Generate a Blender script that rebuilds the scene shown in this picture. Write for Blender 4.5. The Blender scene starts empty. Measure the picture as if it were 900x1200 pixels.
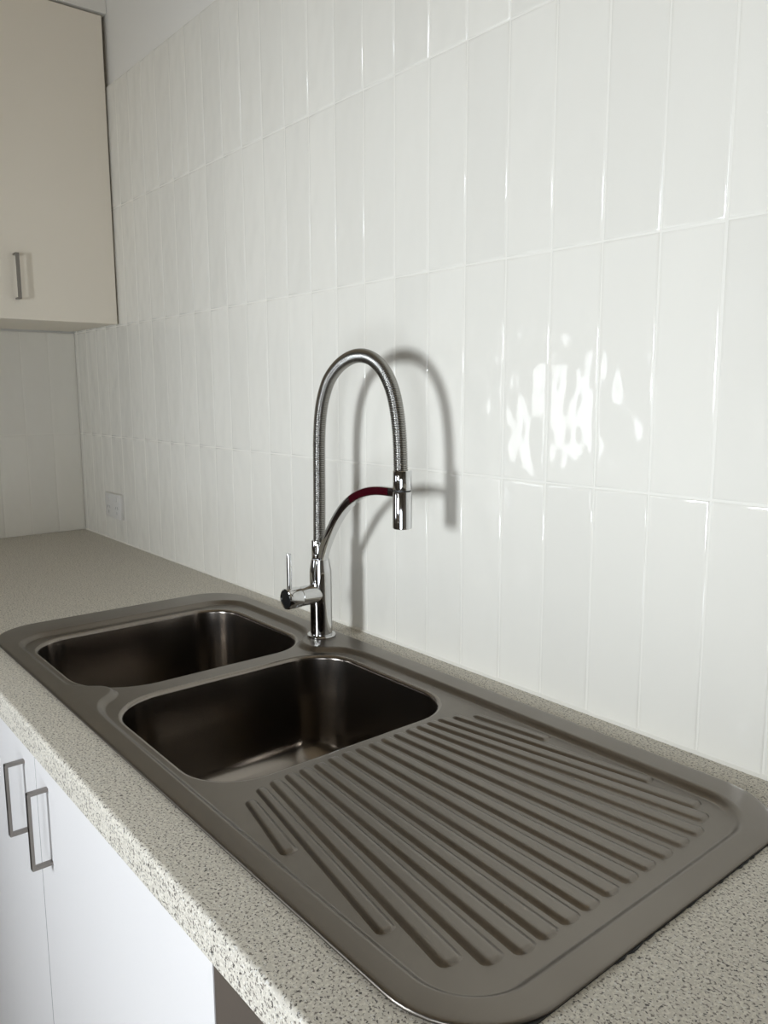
import bpy, bmesh, math, random
from mathutils import Vector, Matrix
random.seed(7)
C = bpy.context.scene.collection
SC = bpy.context.scene
PI = math.pi

# ------------------------------------------------------------------ camera
cam_d = bpy.data.cameras.new('camera')
cam = bpy.data.objects.new('camera', cam_d); C.objects.link(cam)
cam_d.sensor_fit = 'HORIZONTAL'; cam_d.sensor_width = 36.0
cam_d.lens = 36.0*928.0757/900.0
cam_d.clip_start = 0.02
yaw, pitch, roll = 2.4517, -0.1500, -0.0041
f_ = Vector((math.cos(pitch)*math.cos(yaw), math.cos(pitch)*math.sin(yaw), math.sin(pitch)))
r_ = f_.cross(Vector((0, 0, 1))).normalized(); u_ = r_.cross(f_)
r2 = math.cos(roll)*r_ + math.sin(roll)*u_; u2 = -math.sin(roll)*r_ + math.cos(roll)*u_
M4 = Matrix((r2, u2, -f_)).transposed().to_4x4(); M4.translation = Vector((2.5003, -0.8428, 0.4223))
cam.matrix_world = M4
SC.camera = cam

# ------------------------------------------------------------------ light
vs = SC.view_settings
vs.view_transform = 'Standard'; vs.look = 'None'; vs.gamma = 1.0; vs.use_curve_mapping = False
vs.exposure = 0.13
w = bpy.data.worlds.new('sky'); SC.world = w; w.use_nodes = True
w.node_tree.nodes['Background'].inputs[0].default_value = (.62, .75, 1, 1)
w.node_tree.nodes['Background'].inputs[1].default_value = 1.0

FRONT = -1.75                       # the wall behind the photographer, with the windows
WIN = [  # x0, x1, z0, z1, watts, colour, depth of the reveal, shaped to cut the light off sideways
    (1.41, 1.77, 0.22, 0.62, 30.5, (.86, .93, 1.0), .30),
    (0.29, 0.65, 0.06, 0.60, 2.1, (.95, .98, 1.0), .05),
    (2.40, 3.50, -0.85, 0.40, 27.0, (.88, .94, 1.0), .24),  # unseen glass door, added to brighten the right and steepen the falloff
]
for i, (x0, x1, z0, z1, pw, col, dep) in enumerate(WIN):
    ld = bpy.data.lights.new('daylight', 'AREA'); ld.shape = 'RECTANGLE'
    ld.size = x1-x0-.04; ld.size_y = z1-z0-.04; ld.energy = pw; ld.color = col
    lo = bpy.data.objects.new('daylight', ld); C.objects.link(lo)
    lo.location = ((x0+x1)/2, FRONT-dep, (z0+z1)/2); lo.rotation_euler = (PI/2, 0, 0)

# ------------------------------------------------------------------ helpers
def tag(o, label=None, cat=None, group=None, kind=None):
    if label: o['label'] = label
    if cat: o['category'] = cat
    if group: o['group'] = group
    if kind: o['kind'] = kind
    return o
def empty(name, loc=(0, 0, 0), rz=0):
    o = bpy.data.objects.new(name, None); C.objects.link(o)
    o.location = loc; o.rotation_euler = (0, 0, rz); o.empty_display_size = .05
    return o
def obj(name, bm, mat, parent=None, smooth=False, loc=None):
    bmesh.ops.recalc_face_normals(bm, faces=bm.faces)
    me = bpy.data.meshes.new(name); bm.to_mesh(me); bm.free()
    if smooth: me.polygons.foreach_set('use_smooth', [True]*len(me.polygons))
    if mat: me.materials.append(mat)
    return link(name, me, parent, loc)
def link(name, me, parent=None, loc=None):
    o = bpy.data.objects.new(name, me); C.objects.link(o)
    if parent: o.parent = parent
    if loc: o.location = loc
    return o
def smooth_by_angle(o, deg=35):
    me = o.data
    me.polygons.foreach_set('use_smooth', [True]*len(me.polygons))
    me.set_sharp_from_angle(angle=math.radians(deg))
    return o
def box(bm, x0, x1, y0, y1, z0, z1, bev=0, seg=1):
    m = Matrix.Translation(((x0+x1)/2, (y0+y1)/2, (z0+z1)/2)) @ Matrix.Diagonal((x1-x0, y1-y0, z1-z0, 1))
    r = bmesh.ops.create_cube(bm, size=1, matrix=m)
    if bev:
        es = list({e for v in r['verts'] for e in v.link_edges})
        bmesh.ops.bevel(bm, geom=es, offset=bev, segments=seg, affect='EDGES', profile=.5)
def nb(): return bmesh.new()
def boxobj(name, b, mat, parent=None, bev=0, seg=1):
    bm = nb(); box(bm, *b, bev=bev, seg=seg); o = obj(name, bm, mat, parent)
    if bev: smooth_by_angle(o, 40)
    return o
def loop(bm, pts): return [bm.verts.new(p) for p in pts]
def bridge(bm, a, b, closed=True):
    n = len(a)
    for i in range(n if closed else n-1):
        j = (i+1) % n
        bm.faces.new((a[i], a[j], b[j], b[i]))
def fill(bm, *loops):
    es = []
    for L in loops:
        for i in range(len(L)):
            es.append(bm.edges.get((L[i], L[(i+1) % len(L)])) or bm.edges.new((L[i], L[(i+1) % len(L)])))
    bmesh.ops.triangle_fill(bm, use_beauty=True, use_dissolve=False, edges=es, normal=(0, 0, 1))
def lathe(bm, prof, n=32, axis='Z', center=(0, 0, 0), cap=True):
    c = Vector(center); rings = []
    for (r, h) in prof:
        ring = []
        for i in range(n):
            a = 2*PI*i/n; x, y = r*math.cos(a), r*math.sin(a)
            p = Vector((x, y, h)) if axis == 'Z' else Vector((x, -h, y)) if axis == '-Y' else Vector((h, x, y))
            ring.append(bm.verts.new(c+p))
        rings.append(ring)
    for a, b in zip(rings, rings[1:]): bridge(bm, a, b)
    if cap: bm.faces.new(rings[0]); bm.faces.new(rings[-1])
def rrect(x0, x1, y0, y1, r, z, n=10):
    pts = []
    ra, rb, rc, rd = r if isinstance(r, (list, tuple)) else (r, r, r, r)
    for cx, cy, a0, r in ((x1-ra, y1-ra, 0, ra), (x0+rb, y1-rb, PI/2, rb), (x0+rc, y0+rc, PI, rc), (x1-rd, y0+rd, 3*PI/2, rd)):
        for i in range(n+1):
            a = a0+PI/2*i/n
            pts.append((cx+r*math.cos(a), cy+r*math.sin(a), z))
    return pts

# ------------------------------------------------------------------ materials
def mat(name, col, rough=.5, metal=0, spec=.5, coat=0):
    m = bpy.data.materials.new(name); m.use_nodes = True
    b = m.node_tree.nodes['Principled BSDF']
    b.inputs['Base Color'].default_value = (*col, 1); b.inputs['Roughness'].default_value = rough
    b.inputs['Metallic'].default_value = metal; b.inputs['Specular IOR Level'].default_value = spec
    b.inputs['Coat Weight'].default_value = coat
    return m
def N(m, t, **kw):
    n = m.node_tree.nodes.new(t)
    for k, v in kw.items(): setattr(n, k, v)
    return n
def L(m, a, b): m.node_tree.links.new(a, b)
def bsdf(m): return m.node_tree.nodes['Principled BSDF']
def noise_bump(m, scale, strength, dist, detail=2, vec=None, stretch=None):
    tc = N(m, 'ShaderNodeTexCoord'); n = N(m, 'ShaderNodeTexNoise'); bp = N(m, 'ShaderNodeBump')
    n.inputs['Scale'].default_value = scale; n.inputs['Detail'].default_value = detail
    bp.inputs['Strength'].default_value = strength; bp.inputs['Distance'].default_value = dist
    src = tc.outputs['Object']
    if stretch:
        mp = N(m, 'ShaderNodeMapping'); mp.inputs['Scale'].default_value = stretch; L(m, src, mp.inputs[0]); src = mp.outputs[0]
    L(m, vec or src, n.inputs['Vector']); L(m, n.outputs['Fac'], bp.inputs['Height'])
    L(m, bp.outputs[0], bsdf(m).inputs['Normal'])
    return n, bp

# glazed hand-made tile: white glaze with a slow ripple, different on each tile
TILE = mat('white_glazed_tile', (.815, .785, .705), .07, spec=.5)
tc = N(TILE, 'ShaderNodeTexCoord'); oi = N(TILE, 'ShaderNodeObjectInfo')
mul = N(TILE, 'ShaderNodeVectorMath', operation='SCALE'); comb = N(TILE, 'ShaderNodeCombineXYZ')
for k in range(3): L(TILE, oi.outputs['Random'], comb.inputs[k])
mul.inputs['Scale'].default_value = 37.0; L(TILE, comb.outputs[0], mul.inputs[0])
add = N(TILE, 'ShaderNodeVectorMath', operation='ADD'); L(TILE, tc.outputs['Object'], add.inputs[0]); L(TILE, mul.outputs[0], add.inputs[1])
mpt = N(TILE, 'ShaderNodeMapping'); mpt.inputs['Scale'].default_value = (1.0, 1.0, .62); L(TILE, add.outputs[0], mpt.inputs[0])
n1 = N(TILE, 'ShaderNodeTexNoise'); n1.inputs['Scale'].default_value = 24; n1.inputs['Detail'].default_value = 1.0
L(TILE, mpt.outputs[0], n1.inputs['Vector'])
bp = N(TILE, 'ShaderNodeBump'); bp.inputs['Strength'].default_value = 1.0; bp.inputs['Distance'].default_value = .0030
L(TILE, n1.outputs['Fac'], bp.inputs['Height']); L(TILE, bp.outputs[0], bsdf(TILE).inputs['Normal'])
# slight tone differences from tile to tile
hsv = N(TILE, 'ShaderNodeHueSaturation'); hsv.inputs['Color'].default_value = (.815, .785, .705, 1)
mr = N(TILE, 'ShaderNodeMapRange'); mr.inputs['To Min'].default_value = .97; mr.inputs['To Max'].default_value = 1.02
L(TILE, oi.outputs['Random'], mr.inputs['Value']); L(TILE, mr.outputs[0], hsv.inputs['Value']); L(TILE, hsv.outputs[0], bsdf(TILE).inputs['Base Color'])

GROUT = mat('white_grout', (.815, .785, .705), .6); noise_bump(GROUT, 400, .1, .0004)
PAINT = mat('wall_paint', (.83, .805, .745), .55); noise_bump(PAINT, 60, .15, .001)
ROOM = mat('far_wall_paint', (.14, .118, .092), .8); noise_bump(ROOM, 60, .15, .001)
CEIL = mat('ceiling_paint', (.66, .55, .40), .85); noise_bump(CEIL, 60, .15, .001)
FLOOR = mat('floor_vinyl', (.36, .32, .28), .45); noise_bump(FLOOR, 25, .2, .001, stretch=(1, 8, 1))
FRAME = mat('window_frame_white', (.75, .75, .74), .4)
MEL = mat('white_melamine', (.73, .705, .685), .38); noise_bump(MEL, 300, .08, .0004)
MELW = mat('cream_melamine', (.87, .80, .68), .42); noise_bump(MELW, 300, .08, .0004)
TAUPE = mat('taupe_board', (.17, .15, .135), .6); noise_bump(TAUPE, 120, .1, .0004)
SATIN = mat('satin_nickel', (.27, .25, .23), .30, metal=1); noise_bump(SATIN, 200, .05, .0002, stretch=(1, 1, .05))
CHROME = mat('chrome', (.66, .66, .66), .035, metal=1)
nz = N(CHROME, 'ShaderNodeTexNoise'); nz.inputs['Scale'].default_value = 40
mrc = N(CHROME, 'ShaderNodeMapRange'); mrc.inputs['To Min'].default_value = .025; mrc.inputs['To Max'].default_value = .06
L(CHROME, nz.outputs['Fac'], mrc.inputs['Value']); L(CHROME, mrc.outputs[0], bsdf(CHROME).inputs['Roughness'])
SPRING = mat('steel_spring', (.33, .32, .30), .25, metal=1); noise_bump(SPRING, 400, .05, .0002)
BLACK = mat('black_rubber', (.012, .012, .012), .45); noise_bump(BLACK, 300, .1, .0004)
CAPD = mat('dark_lever_cap', (.03, .03, .03), .25, metal=.6); noise_bump(CAPD, 300, .03, .0002)
RED = mat('burgundy_reflection', (.035, .002, .005), .15, spec=.25); noise_bump(RED, 60, .02, .0004)
PLAST = mat('white_plastic', (.72, .70, .66), .4); noise_bump(PLAST, 300, .04, .0003)
SLOT = mat('grey_slot', (.30, .29, .27), .6); noise_bump(SLOT, 300, .04, .0003)
DARK = mat('dark_slot', (.02, .02, .02), .6); noise_bump(DARK, 300, .04, .0003)

STEEL = mat('brushed_steel', (.205, .184, .160), .33, metal=1)
n, b = noise_bump(STEEL, 900, .10, .0003, detail=3, stretch=(1, .03, 1))
tcs = N(STEEL, 'ShaderNodeTexCoord'); ns = N(STEEL, 'ShaderNodeTexNoise'); ns.inputs['Scale'].default_value = 9; ns.inputs['Detail'].default_value = 5
L(STEEL, tcs.outputs['Object'], ns.inputs['Vector'])
mrs = N(STEEL, 'ShaderNodeMapRange'); mrs.inputs['From Min'].default_value = .3; mrs.inputs['From Max'].default_value = .7
mrs.inputs['To Min'].default_value = .29; mrs.inputs['To Max'].default_value = .40
L(STEEL, ns.outputs['Fac'], mrs.inputs['Value']); L(STEEL, mrs.outputs[0], bsdf(STEEL).inputs['Roughness'])
BOWLS = mat('satin_bowl_steel', (.26, .232, .204), .20, metal=1)
noise_bump(BOWLS, 120, .02, .0003, detail=2, stretch=(1, 1, .02))

# speckled laminate worktop
CTR = mat('speckled_laminate', (.5, .48, .43), .42)
tcc = N(CTR, 'ShaderNodeTexCoord')
def speck(scale, lo, hi, seedoff):
    mp = N(CTR, 'ShaderNodeMapping'); mp.inputs['Location'].default_value = (seedoff, seedoff*1.7, seedoff*.6)
    L(CTR, tcc.outputs['Object'], mp.inputs[0])
    nn = N(CTR, 'ShaderNodeTexNoise'); nn.inputs['Scale'].default_value = scale; nn.inputs['Detail'].default_value = 1.5
    L(CTR, mp.outputs[0], nn.inputs['Vector'])
    m = N(CTR, 'ShaderNodeMapRange'); m.inputs['From Min'].default_value = lo; m.inputs['From Max'].default_value = hi
    L(CTR, nn.outputs['Fac'], m.inputs['Value']); return m.outputs[0]
def mixc(fac, a, bcol):
    mx = N(CTR, 'ShaderNodeMix', data_type='RGBA'); L(CTR, fac, mx.inputs['Factor'])
    if isinstance(a, tuple): mx.inputs[6].default_value = (*a, 1)
    else: L(CTR, a, mx.inputs[6])
    mx.inputs[7].default_value = (*bcol, 1); return mx.outputs[2]
c0 = mixc(speck(320, .50, .62, 0), (.58, .54, .46), (.70, .658, .565))
c1 = mixc(speck(410, .565, .63, 5), c0, (.20, .175, .145))
c2 = mixc(speck(300, .635, .69, 11), c1, (.07, .06, .052))
c3 = mixc(speck(370, .64, .69, 17), c2, (.70, .68, .63))
L(CTR, c3, bsdf(CTR).inputs['Base Color'])

# ------------------------------------------------------------------ the room
TW, TH, XK = .0781, .3013, 1.5862           # tile pitch, row height, x of one upright joint
GAP = .0016
FLZ, CEZ, XR, XL = -.90, 1.72, 4.05, -.12
wall_back = boxobj('wall_back', (XL, XR, .008, .12, FLZ, CEZ), PAINT)
tag(wall_back, 'long kitchen wall of glossy white upright tiles behind the steel sink', 'wall', kind='structure')
boxobj('grout', (0, 2.78, .0006, .008, 0, 4*TH), GROUT, wall_back)
bm = nb(); a_ = loop(bm, [(0, -.0035, -.0002), (0, .003, -.0002), (0, .003, .004), (0, .0002, .004), (0, -.0022, .0012)]); b_ = loop(bm, [(3.0, v.co.y, v.co.z) for v in a_]); bridge(bm, a_, b_); bm.faces.new(a_); bm.faces.new(b_)
obj('sealant_bead', bm, GROUT, wall_back)
wall_left = boxobj('wall_left', (-.12, -.008, FRONT-.32, .008, FLZ, CEZ), PAINT)
tag(wall_left, 'short end wall with white tiles beneath the cream overhead cabinet', 'wall', kind='structure')
boxobj('grout', (-.008, -.0006, -.74, .0, 0, 2*TH), GROUT, wall_left)

def tile_mesh(name, wd, ht, th=.0075):
    # pillow-edged tile, front face at local y = 0 facing -y, lower left corner at the origin
    bm = nb()
    prof = [(0, th), (0, .0016), (.0006, .0007), (.0020, .00018), (.0040, 0.0), (.0062, 0.0)]
    Ls = []
    for ins, y in prof:
        Ls.append(loop(bm, [(ins, y, ins), (wd-ins, y, ins), (wd-ins, y, ht-ins), (ins, y, ht-ins)]))
    for a, b in zip(Ls, Ls[1:]): bridge(bm, a, b)
    bm.faces.new(Ls[-1])
    bmesh.ops.recalc_face_normals(bm, faces=bm.faces)
    # outward normals
    for f in bm.faces:
        if f.calc_center_median().y < 1e-5 and f.normal.y > 0:
            bmesh.ops.reverse_faces(bm, faces=bm.faces); break
    me = bpy.data.meshes.new(name); bm.to_mesh(me); bm.free()
    me.polygons.foreach_set('use_smooth', [True]*len(me.polygons)); me.materials.append(TILE)
    return me
full = tile_mesh('tile', TW-GAP, TH-GAP)
x_first = XK-20*TW
cut = tile_mesh('tile_cut', x_first-GAP, TH-GAP)
for row in range(4):
    t = link('tile', cut, wall_back, (GAP/2, 0, row*TH+GAP/2))
    for k in range(35):
        t = link('tile', full, wall_back, (x_first+k*TW+GAP/2+random.uniform(-.0003, .0003), random.uniform(-.0004, 0), row*TH+GAP/2+random.uniform(-.0003, .0003)))
        t.rotation_euler = (random.uniform(-.0007, .0007), 0, random.uniform(-.002, .002))
for row in range(2):
    for k in range(9):
        t = link('tile', full, wall_left, (0, -.0008-(k+1)*TW+GAP/2, row*TH+GAP/2))
        t.rotation_euler = (random.uniform(-.0007, .0007), 0, PI/2+random.uniform(-.002, .002))

o = boxobj('floor', (XL, XR, FRONT-.32, .12, FLZ-.08, FLZ), FLOOR); tag(o, 'pale brown vinyl kitchen floor under the cupboards', 'floor', kind='structure')
o = boxobj('ceiling', (XL, XR, FRONT-.32, .12, CEZ, CEZ+.08), CEIL); tag(o, 'plain painted ceiling over the kitchen', 'ceiling', kind='structure')
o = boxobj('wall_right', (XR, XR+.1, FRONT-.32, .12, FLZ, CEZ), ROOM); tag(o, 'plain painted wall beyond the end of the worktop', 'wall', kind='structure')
DOORM = mat('added_door_dark', (.045, .026, .02), .4); noise_bump(DOORM, 40, .2, .001, stretch=(8, 8, 1))
o = boxobj('added_dark_door', (-.008, .012, -1.62, -.78, FLZ, 1.14), DOORM, bev=.002); tag(o, 'added dark door past the worktop for the tap arm to reflect', 'door', kind='structure')  # unseen door, added to give the tap arm something dark to reflect
boxobj('door_frame', (-.008, .020, -.78, -.74, FLZ, 1.18), FRAME, o); boxobj('door_frame', (-.008, .020, -1.66, -1.62, FLZ, 1.18), FRAME, o); boxobj('door_frame', (-.008, .020, -1.62, -.78, 1.14, 1.18), FRAME, o)
bm = nb(); lathe(bm, [(.012, .011), (.012, .04), (.026, .05), (.028, .065), (.018, .074), (.004, .076)], 20, 'X', (0, -.86, .10)); obj('knob', bm, SATIN, o, smooth=True)
# the wall behind the photographer, pierced by two windows and an added glazed door
bm = nb(); xs = sorted({XL, XR, *[q for W_ in WIN for q in W_[:2]]}); 
for a, b in zip(xs, xs[1:]):
    hole = next((W_ for W_ in WIN if W_[0] <= a+1e-6 and b <= W_[1]+1e-6), None)
    if hole:
        sill = hole[2]-(.16 if hole is WIN[0] else 0)      # sill lowered to let light down to the cupboard doors
        if hole[2] > FLZ+.01: box(bm, a, b, FRONT-.32, FRONT, FLZ, sill); box(bm, a, b, FRONT-.32, FRONT-.29, sill, hole[2])
        box(bm, a, b, FRONT-.32, FRONT, hole[3], CEZ)
    else: box(bm, a, b, FRONT-.32, FRONT, FLZ, CEZ)
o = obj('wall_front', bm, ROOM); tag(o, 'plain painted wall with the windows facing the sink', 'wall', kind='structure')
for i, (x0, x1, z0, z1, pw, col, dep) in enumerate(WIN):
    nm = 'added_glass_door' if i == 2 else 'window_%d' % (i+1)
    bm = nb(); t = .035
    for b_ in ((x0, x1, z0, z0+t), (x0, x1, z1-t, z1), (x0, x0+t, z0+t, z1-t), (x1-t, x1, z0+t, z1-t)):
        box(bm, b_[0], b_[1], FRONT-dep+.005, FRONT-dep+.045, b_[2], b_[3])
    o = obj(nm, bm, FRAME)
    tag(o, ['small white framed window facing the tap', 'white framed window facing the overhead cabinet corner', 'added wide white framed glass door lighting the worktop end'][i], 'door' if i == 2 else 'window', kind='structure')

# ------------------------------------------------------------------ worktop
YF, CT = -.5815, .0392
def worktop():
    bm = nb(); xb = [0.001, 1.04, 2.184, 3.0]; yb = [-.002, -.066, -.511, YF+.006]
    V = {}
    def v(x, y, z):
        k = (round(x, 5), round(y, 5), round(z, 5))
        if k not in V: V[k] = bm.verts.new((x, y, z))
        return V[k]
    for z in (0, -CT):
        for i in range(3):
            for j in range(3):
                if (i, j) == (1, 1): continue
                bm.faces.new((v(xb[i], yb[j], z), v(xb[i+1], yb[j], z), v(xb[i+1], yb[j+1], z), v(xb[i], yb[j+1], z)))
    prof = [(YF+.006-.006*math.sin(a), -.006+.006*math.cos(a)) for a in [PI/2*k/6 for k in range(7)]]
    prof += [(YF-.006*0, -CT+.003), (YF+.003, -CT), (YF+.006, -CT)]
    prof[0] = (YF+.006, 0)
    for (y0, z0), (y1, z1) in zip(prof, prof[1:]):
        for i in range(3):
            bm.faces.new((v(xb[i], y0, z0), v(xb[i+1], y0, z0), v(xb[i+1], y1, z1), v(xb[i], y1, z1)))
    for i in range(3):
        bm.faces.new((v(xb[i], yb[0], 0), v(xb[i+1], yb[0], 0), v(xb[i+1], yb[0], -CT), v(xb[i], yb[0], -CT)))
    for (x, sgn) in ((xb[0], 1), (xb[3], 1)):
        for j in range(3): bm.faces.new((v(x, yb[j], 0), v(x, yb[j+1], 0), v(x, yb[j+1], -CT), v(x, yb[j], -CT)))
        bm.faces.new([v(x, a, b) for a, b in prof])
    a, b, c, d = (xb[1], yb[1]), (xb[2], yb[1]), (xb[2], yb[2]), (xb[1], yb[2])
    for p, q in ((a, b), (b, c), (c, d), (d, a)):
        bm.faces.new((v(*p, 0), v(*q, 0), v(*q, -CT), v(*p, -CT)))
    return obj('worktop', bm, CTR)
wt = worktop(); smooth_by_angle(wt, 40)
tag(wt, 'long grey beige speckled laminate worktop with rounded front edge', 'worktop')

# ------------------------------------------------------------------ sink
RZ, FZ = .0064, -.0012           # height of the flat rim, height of the pressed-in floor
sink = empty('kitchen_sink', (1.598, -.285, 0))
tag(sink, 'brushed stainless steel double bowl sink with ribbed drainer set into worktop', 'sink')
SO = Vector((-1.598, .285, 0))
def sh(pts): return [Vector(p)+SO for p in pts]
def smooth_closed(pts, it=2):
    for _ in range(it):                                     # Chaikin corner cutting
        q = []
        for i in range(len(pts)):
            a, b = Vector(pts[i]), Vector(pts[(i+1) % len(pts)])
            q += [a*.75+b*.25, a*.25+b*.75]
        pts = q
    return pts
def arc(cx, cy, r, a0, a1, n=7):
    return [(cx+r*math.cos(math.radians(a0+(a1-a0)*i/n)), cy+r*math.sin(math.radians(a0+(a1-a0)*i/n))) for i in range(n+1)]
# edge of the pressed area, counter-clockwise: back right, back left, front left, front right
CX0, CX1, CY0, CY1, CR = 1.077, 2.170, -.498, -.084, .058
contour = arc(CX1-CR, CY1-CR, CR, 0, 90)
contour += [(1.75, CY1), (1.56, CY1), (1.510, CY1-.002), (1.482, -.098), (1.462, -.124), (1.446, -.134), (1.420, -.134), (1.403, -.124), (1.385, -.098), (1.358, CY1), (1.31, CY1+.006)]
contour += arc(CX0+CR, CY1-CR+.006, CR, 90, 180)
contour += arc(CX0+CR, CY0+CR, CR, 180, 270)
contour += [(1.345, CY0), (1.368, CY0+.005), (1.386, CY0+.023), (1.399, CY0+.040), (1.420, CY0+.046), (1.438, CY0+.036), (1.452, CY0+.016), (1.478, CY0+.004), (1.51, CY0)]
contour += [(1.75, CY0)] + arc(CX1-CR, CY0+CR, CR, 270, 360)
contour = smooth_closed([(x, y, 0) for x, y in contour], 2)
def offset(pts, d):
    n = len(pts); out = []
    for i in range(n):
        t = (pts[(i+1) % n]-pts[i-1]); t.z = 0; t.normalize()
        out.append(Vector((pts[i].x-t.y*d, pts[i].y+t.x*d, 0)))        # left of travel = inwards
    return out
def withz(pts, z): return [Vector((p.x, p.y, z)) for p in pts]
B1 = (1.095, 1.421, -.487, -.104); B2 = (1.453, 1.775, -.486, -.104)
BRS = {B1: (.078, .074, .074, .104), B2: (.074, .078, .082, .074)}; FIL = .006
def deck():
    bm = nb(); O = (.998, 2.198, -.525, -.045); R = .085
    rings = []
    for ins, z in ((.0012, .0003), (.0002, .0012), (0, .0026), (.0008, .0040), (.0026, .0045), (.0050, .0048), (.0062, .0049)):
        rings.append(loop(bm, sh(rrect(O[0]+ins, O[1]-ins, O[2]+ins, O[3]-ins, R-ins, z, 14))))
    for a, b in zip(rings, rings[1:]): bridge(bm, a, b)
    st = []
    for d, z in ((-.0062, RZ), (-.0050, RZ), (-.0030, RZ-.0006), (.0006, (RZ+FZ)/2), (.0042, FZ+.0006), (.0062, FZ), (.0070, FZ)):
        st.append(loop(bm, sh(withz(offset(contour, d), z))))
    for a, b in zip(st, st[1:]): bridge(bm, a, b)
    fill(bm, rings[-1], st[0])
    # floor of the pressed area down to the lip of each bowl
    hs = []
    for Bq in (B1, B2):
        a = loop(bm, sh(rrect(Bq[0]-.001, Bq[1]+.001, Bq[2]-.001, Bq[3]+.001, [q+.001 for q in BRS[Bq]], FZ, 10)))
        hs.append(a)
    fill(bm, st[-1], *hs)
    for Bq, a in zip((B1, B2), hs):
        b = loop(bm, sh(rrect(*Bq, BRS[Bq], FZ, 10))); bridge(bm, a, b)
    o = obj('rim_deck', bm, STEEL, sink, smooth=True)
    return o
deck()
def bowl(Bq):
    bm = nb(); D = .175
    rings = []
    prof = [(0, FZ)]
    for k in range(1, 7):
        a = PI/2*k/6; prof.append((FIL*math.sin(a), FZ-FIL*(1-math.cos(a))))
    prof += [(.0075, -.03), (.010, -.08), (.0125, -.125)]
    f = .045
    for k in range(0, 9):
        a = PI/2*k/8; prof.append((.0135+f*(1-math.cos(a)), -D+f-f*math.sin(a)))
    for ins, z in prof:
        rings.append(loop(bm, sh(rrect(Bq[0]+ins, Bq[1]-ins, Bq[2]+ins, Bq[3]-ins, [q-ins*.75 for q in BRS[Bq]], z, 10))))
    for a, b in zip(rings, rings[1:]): bridge(bm, a, b)
    # floor dished towards the waste
    cx, cy = (Bq[0]+Bq[1])/2, (Bq[2]+Bq[3])/2+.03
    last = [v.co-SO for v in rings[-1]]
    prev = rings[-1]
    for t, dz in ((.03, 0), (.3, -.0015), (.6, -.003)):
        nxt = []
        for p in last:
            d = Vector((p.x-cx, p.y-cy)); dn = d.normalized()*.044
            q = d*(1-t)+dn*t
            nxt.append((cx+q.x, cy+q.y, -D+dz))
        nx = loop(bm, sh(nxt)); bridge(bm, prev, nx); prev = nx
    for r, z in ((.044, -D-.004), (.041, -D-.0065), (.038, -D-.012), (.02, -D-.013)):
        nx = loop(bm, sh([(cx+Vector((p.x-cx, p.y-cy)).normalized().x*r, cy+Vector((p.x-cx, p.y-cy)).normalized().y*r, z) for p in last]))
        bridge(bm, prev, nx); prev = nx
    bm.faces.new(prev)
    o = obj('bowl', bm, BOWLS, sink, smooth=True)
    # the basket waste
    bm = nb(); lathe(bm, [(.036, -D-.0125), (.0365, -D-.0085), (.034, -D-.0070), (.030, -D-.0085), (.010, -D-.0095), (.008, -D-.004), (.002, -D-.0035)], 28, center=Vector((cx, cy, 0))+SO)
    obj('waste_basket', bm, CHROME, o, smooth=True)
bowl(B1); bowl(B2)
RIBS = [(1.809, -.458, 1.92, -.478), (1.793, -.436, 2.062, -.478), (1.788, -.415, 2.121, -.463), (1.785, -.394, 2.14, -.437), (1.785, -.375, 2.148, -.409),
        (1.785, -.355, 2.149, -.382), (1.783, -.334, 2.149, -.354), (1.783, -.314, 2.149, -.327), (1.783, -.294, 2.149, -.298), (1.783, -.274, 2.149, -.269),
        (1.782, -.254, 2.149, -.241), (1.782, -.234, 2.149, -.212), (1.782, -.214, 2.149, -.183), (1.782, -.196, 2.148, -.154), (1.782, -.178, 2.138, -.126),
        (1.783, -.160, 2.12, -.108), (1.79, -.140, 2.059, -.099), (1.805, -.117, 1.918, -.101)]
def rib(x0, y0, x1, y1, slim=1):
    bm = nb(); a = Vector((x0, y0, 0)); b = Vector((x1, y1, 0)); d = (b-a); Ln = d.length; d.normalize(); nrm = Vector((-d.y, d.x, 0))
    H = .0030; w0, w1 = .0084*slim, .0120*slim
    ss = [0, .0008, .0022, .0045, .008, .014]+[.014+(Ln-.026)*k/8 for k in range(1, 8)]+[Ln-.012, Ln-.0065, Ln-.0038, Ln-.0018, Ln-.0006, Ln]
    vs_ = [-1, -.86, -.72, -.58, -.42, -.2, 0, .2, .42, .58, .72, .86, 1]
    rows = []
    for s in ss:
        hw = w0+(w1-w0)*s/Ln
        # rounded head at both ends
        def cap(q, R): return math.sqrt(max(0, 1-(1-min(q/R, 1))**2))
        ew = max(.03, min(cap(s, w0*1.2), cap(Ln-s, w1*.55)))
        eh = min(1, s/.007, (Ln-s)/.0045); eh = eh*eh*(3-2*eh)
        row = []
        for v in vs_:
            q = min(1, (1-abs(v))/.55); z = H*eh*q*q*(3-2*q)
            p = a+d*s+nrm*(v*hw*ew); row.append(bm.verts.new(Vector((p.x, p.y, FZ-.00008+z))+SO))
        rows.append(row)
    for r0, r1 in zip(rows, rows[1:]): bridge(bm, r0, r1, closed=False)
    o = obj('drainer_rib', bm, STEEL, sink, smooth=True)
for i_, r in enumerate(RIBS): rib(*r, slim=.8 if i_ in (0, 1, 16, 17) else 1)
# black bedding sealant squeezed out under the right-hand rim
bm = nb(); prev = None
for k in range(70):
    y = -.475+.39*k/69; rr = random.Random(k)
    e = .0006+max(0, rr.uniform(-.0012, .0018)) if k > 18 else .0003
    row = loop(bm, sh([(2.190, y, .0002), (2.1975+e, y, .0002), (2.1975+e*.7, y, .0014), (2.190, y, .0014)]))
    if prev: bridge(bm, prev, row)
    prev = row
obj('sealant', bm, BLACK, sink)

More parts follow.
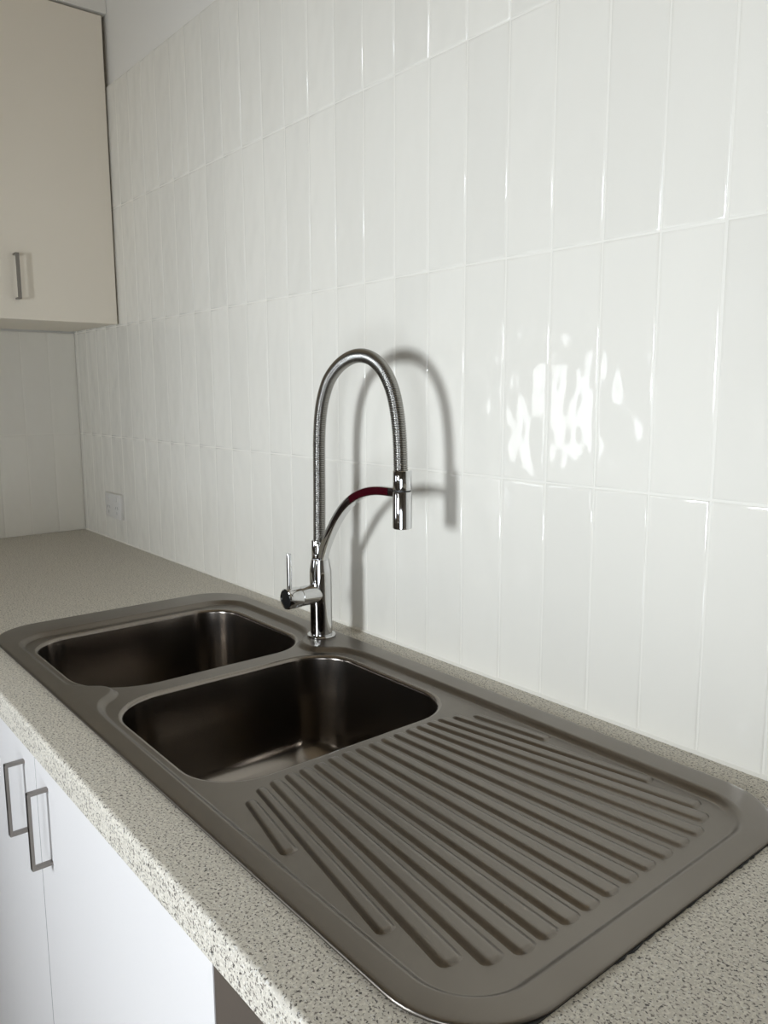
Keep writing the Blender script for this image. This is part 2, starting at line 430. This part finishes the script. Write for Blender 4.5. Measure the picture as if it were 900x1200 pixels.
# ------------------------------------------------------------------ tap
TA = math.radians(-3)
tap = empty('mixer_tap', (1.4105, -.0848, RZ), TA)
tag(tap, 'chrome pull-down kitchen mixer tap with coiled spring hose and curved arm', 'tap')
Z0 = -RZ
def lobj(name, prof, m, parent, n=36, axis='Z', center=(0, 0, 0)):
    bm = nb(); lathe(bm, prof, n, axis, center); return smooth_by_angle(obj(name, bm, m, parent), 32)
lobj('base_flange', [(.0243, 0), (.0249, .0012), (.0249, .0028), (.0240, .0042), (.020, .0048), (.018, .0048)], CHROME, tap)
body = lobj('body', [(.0188, .0045), (.0188, .113), (.0184, .118), (.0160, .1325), (.0156, .1355), (.0145, .1365)], CHROME, tap)
lobj('hose_sleeve', [(.0118, .1355), (.0122, .1370), (.0122, .1665), (.0116, .1680), (.009, .1680)], CHROME, tap, center=(-.0045, 0, 0))
# lever housing pointing at the room (at right angles to the wall)
hs_rot = -TA
lever_bm = nb()
lathe(lever_bm, [(.0168, .008), (.0168, .0435), (.0162, .0442)], 36, '-Y', (0, 0, .0768))
lh = smooth_by_angle(obj('lever_housing', lever_bm, CHROME, tap), 32); lh.rotation_euler = (0, 0, hs_rot)
bm = nb(); lathe(bm, [(.0158, .0446), (.0174, .0450), (.0177, .0458), (.0177, .0695), (.0170, .0710), (.0156, .0715), (.0150, .0700)], 36, '-Y', (0, 0, .0768))
knob = smooth_by_angle(obj('lever_knob', bm, CHROME, tap), 32); knob.rotation_euler = (0, 0, hs_rot)
bm = nb(); lathe(bm, [(.0153, .0696), (.0151, .0708), (.012, .0712), (.004, .0714)], 32, '-Y', (0, 0, .0768))
obj('end_cap', bm, CAPD, knob, smooth=True)
bm = nb(); lathe(bm, [(.0040, .090), (.0040, .1515), (.0036, .1530), (.0020, .1535)], 18, center=(0, -.0632, 0))
smooth_by_angle(obj('lever_pin', bm, CHROME, knob), 40)
bm = nb(); lathe(bm, [(.0010, .0030), (.0010, .0037)], 10, 'X', (0, -.0632, .138)); obj('set_screw', bm, DARK, knob)

def catmull(P, per=14):
    P = [Vector(p) for p in P]; out = []
    Q = [2*P[0]-P[1]]+P+[2*P[-1]-P[-2]]
    for i in range(1, len(Q)-2):
        p0, p1, p2, p3 = Q[i-1:i+3]
        for k in range(per):
            t = k/per
            out.append(.5*((2*p1)+(-p0+p2)*t+(2*p0-5*p1+4*p2-p3)*t*t+(-p0+3*p1-3*p2+p3)*t**3))
    out.append(P[-1]); return out
def resample(P, step):
    d = [0]
    for a, b in zip(P, P[1:]): d.append(d[-1]+(b-a).length)
    n = max(2, int(round(d[-1]/step))); out = []; j = 0
    for i in range(n+1):
        s = d[-1]*i/n
        while j < len(d)-2 and d[j+1] < s: j += 1
        t = (s-d[j])/max(1e-9, d[j+1]-d[j]); out.append(P[j].lerp(P[j+1], t))
    return out, d[-1]/n
# centre line of the spring hose in the plane of the spout (x along the spout)
HB = .0028
HOSE = [(-.0022, .160), (-.001, .205), (.0005, .252), (.0015, .300), (.0030, .345), (.0085, .385), (.0195, .4165), (.0385, .4440), (.0700, .4655), (.1060, .4775), (.1400, .4790), (.1700, .4710), (.1960, .4535), (.2155, .4270), (.2270, .3940), (.2330, .3550), (.2355, .3080)]
path = catmull([(x*.953, 0, z-.0037*x/.24-RZ) for x, z in HOSE], 24)
pts, step = resample(path, .00042)
bm = nb(); prev = None; pitch_ = .0033; NA = 18
for i, p in enumerate(pts):
    t = (pts[min(i+1, len(pts)-1)]-pts[max(i-1, 0)]).normalized(); nr = Vector((0, 1, 0)); bn = t.cross(nr)
    ring = []
    for k in range(NA):
        a = 2*PI*k/NA
        ph = (i*step/pitch_+k/NA) % 1.0
        r = .0080+.0028*math.sqrt(max(0, 1-(2*ph-1)**2))
        ring.append(bm.verts.new(p+(nr*math.cos(a)+bn*math.sin(a))*r))
    if prev: bridge(bm, prev, ring)
    prev = ring
obj('spring_hose', bm, SPRING, tap, smooth=True)
# flat curved support arm
ARM = [(.0075, .1400), (.0125, .1560), (.0240, .1760), (.0400, .1980), (.0580, .2190), (.0790, .2385), (.1030, .2550), (.1290, .2670), (.1560, .2750), (.1850, .2795), (.2250, .2815)]
apath, _ = resample(catmull([(x*.953, 0, z-.0037*x/.24-RZ) for x, z in ARM], 16), .004)
def strip(path, hw, th, y0=0, bev=.0015, up0=0):
    bm = nb(); prev = None
    for i, p in enumerate(path):
        t = (path[min(i+1, len(path)-1)]-path[max(i-1, 0)]).normalized(); nr = Vector((0, 1, 0)); up = -t.cross(nr)
        if up.z < 0: up = -up
        ring = []
        for sy, su in ((1, 1), (-1, 1), (-1, -1), (1, -1)):
            for k in range(4):
                a0 = {(1, 1): 0, (-1, 1): PI/2, (-1, -1): PI, (1, -1): 3*PI/2}[(sy, su)]
                a = a0+PI/2*k/3
                ring.append(bm.verts.new(p+nr*(y0+sy*(hw-bev)+bev*math.cos(a))+up*(up0+su*(th-bev)+bev*math.sin(a))))
        if prev: bridge(bm, prev, ring)
        else: bm.faces.new(ring)
        prev = ring
    bm.faces.new(prev)
    return bm
arm = smooth_by_angle(obj('support_arm', strip(apath, .0076, .0068), CHROME, tap), 50)
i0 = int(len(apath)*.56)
o = smooth_by_angle(obj('arm_red_reflection', strip(apath[i0:-3], .0008, .0058, y0=-.0074, bev=.0006), RED, arm), 50)  # red strip stands in for a reflection in the chrome arm
o['label'] = 'dark red reflection painted on the arm near the spray head'
# spray head held by the arm
SX = .2278; RZ0 = RZ; RZ = RZ+.0037
lobj('spray_collar', [(.010, .2860-RZ), (.0134, .2860-RZ), (.0138, .2868-RZ), (.0138, .3135-RZ), (.0132, .3145-RZ), (.0095, .3148-RZ)], CHROME, tap, center=(SX, 0, 0))
lobj('spray_joint', [(.0124, .2835-RZ), (.0126, .2836-RZ), (.0126, .2864-RZ), (.0124, .2865-RZ)], BLACK, tap, center=(SX, 0, 0))
sp = lobj('spray_head', [(.0118, .2300-RZ), (.0135, .2295-RZ), (.0142, .2306-RZ), (.0142, .2828-RZ), (.0138, .2838-RZ), (.010, .2840-RZ)], CHROME, tap, center=(SX, 0, 0))
lobj('nozzle', [(.0116, .2312-RZ), (.0116, .2290-RZ), (.004, .2286-RZ)], BLACK, sp, 24, center=(SX, 0, 0))

RZ = RZ0
# ------------------------------------------------------------------ handles
def handle(parent, mirror=1):
    # bent flat strip; base at the origin on the door front, bar along z, standing out along -y
    bm = nb(); Hh, P, T, W2 = .055, .027, .0044, .0040
    prof = [(0, -Hh), (-P+.001, -Hh), (-P, -Hh+.001), (-P, Hh-.001), (-P+.001, Hh), (0, Hh), (0, Hh-T), (-P+T, Hh-T), (-P+T, -Hh+T), (0, -Hh+T)]
    a = loop(bm, [(-W2, y, z) for y, z in prof]); b = loop(bm, [(W2, y, z) for y, z in prof]); bridge(bm, a, b)
    n_ = len(prof)
    for L_ in (a, b):
        for q in ((0, 1, 8, 9), (1, 2, 3, 4, 7, 8), (4, 5, 6, 7)): bm.faces.new([L_[i] for i in q])
    return obj('handle', bm, SATIN, parent)

# ------------------------------------------------------------------ base cupboards
DF = -.5600                                           # door front
def door(name, x0, x1, z0, z1, y0, y1, m, parent):
    return boxobj(name, (x0, x1, y0, y1, z0, z1), m, parent, bev=.001)
base = empty('sink_cupboard', (1.395, -.28, FLZ)); tag(base, 'white two-door sink cupboard with bracket handles under the worktop', 'cabinet')
def part(name, b, m, parent, off, bev=.0006):
    return boxobj(name, (b[0]-off[0], b[1]-off[0], b[2]-off[1], b[3]-off[1], b[4]-off[2], b[5]-off[2]), m, parent, bev=bev)
of = (1.395, -.28, FLZ); ZT = -CT-.001; T_ = .016
part('side_panel', (.872, .888, -.541, -.02, -.80, ZT), TAUPE, base, of)
part('side_panel', (1.900, 1.916, -.541, -.02, -.80, ZT), TAUPE, base, of)
part('bottom_panel', (.888, 1.900, -.541, -.02, -.80, -.784), MEL, base, of)
part('back_panel', (.888, 1.900, -.036, -.02, -.784, -.25), MEL, base, of)
part('gap_shade_backing', (1.378, 1.412, -.5405, -.525, -.784, ZT), TAUPE, base, of)  # dark board added behind the door gap to make it read as shaded
part('door_gap_shade', (1.39405, 1.39615, DF+.0002, -.541, -.794, ZT-.004), DARK, base, of, bev=0)  # dark strip laid in as the shade between the two doors
part('plinth', (.872, 1.916, -.50, -.484, FLZ, -.80), MEL, base, of)
dl = part('door', (.874, 1.3940, DF, -.5415, -.795, ZT-.0035), MEL, base, of, bev=.0003)
dr = part('door', (1.3962, 1.9175, DF, -.5415, -.795, ZT-.0035), MEL, base, of, bev=.0003)
h = handle(dl); h.location = (1.3405-of[0], DF-of[1], -.153-of[2])
h = handle(dr); h.location = (1.4480-of[0], DF-of[1], -.153-of[2])
b2 = empty('corner_cupboard', (.435, -.28, FLZ)); tag(b2, 'plain white corner cupboard under the worktop beside the end wall', 'cabinet')
of = (.435, -.28, FLZ)
part('carcass', (.002, .870, -.541, -.02, -.80, ZT), MEL, b2, of)
part('plinth', (.002, .870, -.50, -.484, FLZ, -.80), MEL, b2, of)
d2 = part('door', (.42, .871, DF, -.5415, -.795, ZT-.0035), MEL, b2, of, bev=.001)
part('filler_panel', (.002, .417, DF, -.5415, -.795, ZT-.0035), MEL, b2, of)
h = handle(d2); h.location = (.465-of[0], DF-of[1], -.153-of[2])
APP = mat('dark_appliance_finish', (.086, .069, .054), .5); noise_bump(APP, 600, .06, .0003, stretch=(1, 1, .03))
dw = empty('dishwasher', (2.225, -.28, FLZ)); tag(dw, 'dark taupe steel fronted dishwasher beside the white cupboard doors', 'dishwasher')
of = (2.225, -.28, FLZ)
part('tub', (1.925, 2.523, -.535, -.03, -.82, ZT-.006), TAUPE, dw, of)
fp = part('front_panel', (1.9195, 2.527, DF, -.536, -.80, ZT-.0035), APP, dw, of, bev=.001)
part('kick_plate', (1.925, 2.523, -.50, -.484, FLZ, -.82), DARK, dw, of)
bm = nb(); box(bm, -.25, .25, DF-.035-of[1], DF-.022-of[1], -.135-of[2], -.120-of[2], bev=.004, seg=2)
for s_ in (-.23, .23): box(bm, s_-.006, s_+.006, DF-.024-of[1], DF-of[1], -.133-of[2], -.122-of[2])
obj('handle', bm, SATIN, fp)
b3 = empty('end_cupboard', (2.76, -.28, FLZ)); tag(b3, 'plain white end cupboard beyond the dishwasher under the worktop', 'cabinet')
of = (2.76, -.28, FLZ)
part('carcass', (2.53, 2.99, -.541, -.02, -.80, ZT), MEL, b3, of)
part('plinth', (2.53, 2.99, -.50, -.484, FLZ, -.80), MEL, b3, of)
d3 = part('door', (2.532, 2.988, DF, -.5415, -.795, ZT-.0035), MEL, b3, of, bev=.001)
h = handle(d3); h.location = (2.58-of[0], DF-of[1], -.153-of[2])

# ------------------------------------------------------------------ overhead cabinet
UX, UZ0, UZ1 = .364, .606, 1.374
up = empty('overhead_cabinet', (.18, -.45, UZ0)); tag(up, 'cream overhead cabinet hung on the end wall above the worktop', 'cabinet')
of = (.18, -.45, UZ0)
part('carcass', (.001, UX-.0185, -.903, -.004, UZ0+.002, UZ1), MELW, up, of)
for k in range(3):
    y1 = -.0055-.300*k; y0 = y1-.2965
    d = part('door', (UX-.018, UX, y0, y1, UZ0, UZ1-.002), MELW, up, of, bev=.001)
    h = handle(d); h.rotation_euler = (0, 0, PI/2); h.location = (UX-of[0], (y0+.046 if k != 1 else y1-.046)-of[1], UZ0+.102-of[2])
o = boxobj('wall_bulkhead', (-.008, UX+.001, -.905, .007, UZ1+.005, CEZ), PAINT)
tag(o, 'painted bulkhead closing the space above the overhead cabinet', 'bulkhead', kind='structure')

# ------------------------------------------------------------------ power point
po = empty('power_point', (.268, 0, .103)); tag(po, 'white double power point on the tiles near the corner', 'socket')
pl = boxobj('face_plate', (-.056, .056, -.011, .0008, -.036, .036), PLAST, po, bev=.003, seg=2)
for s in (-1, 1):
    r = boxobj('rocker', (s*.030-.006, s*.030+.006, -.0135, -.010, .014, .028), PLAST, po, bev=.0008)
    for dx, dz, rot in ((-.007, -.004, .5), (.007, -.004, -.5), (0, -.019, 0)):
        bm = nb(); box(bm, -.0011, .0011, -.0114, -.009, -.0042, .0042); q = obj('slot', bm, SLOT, po); q.location = (s*.030+dx, 0, dz); q.rotation_euler = (0, rot, 0)
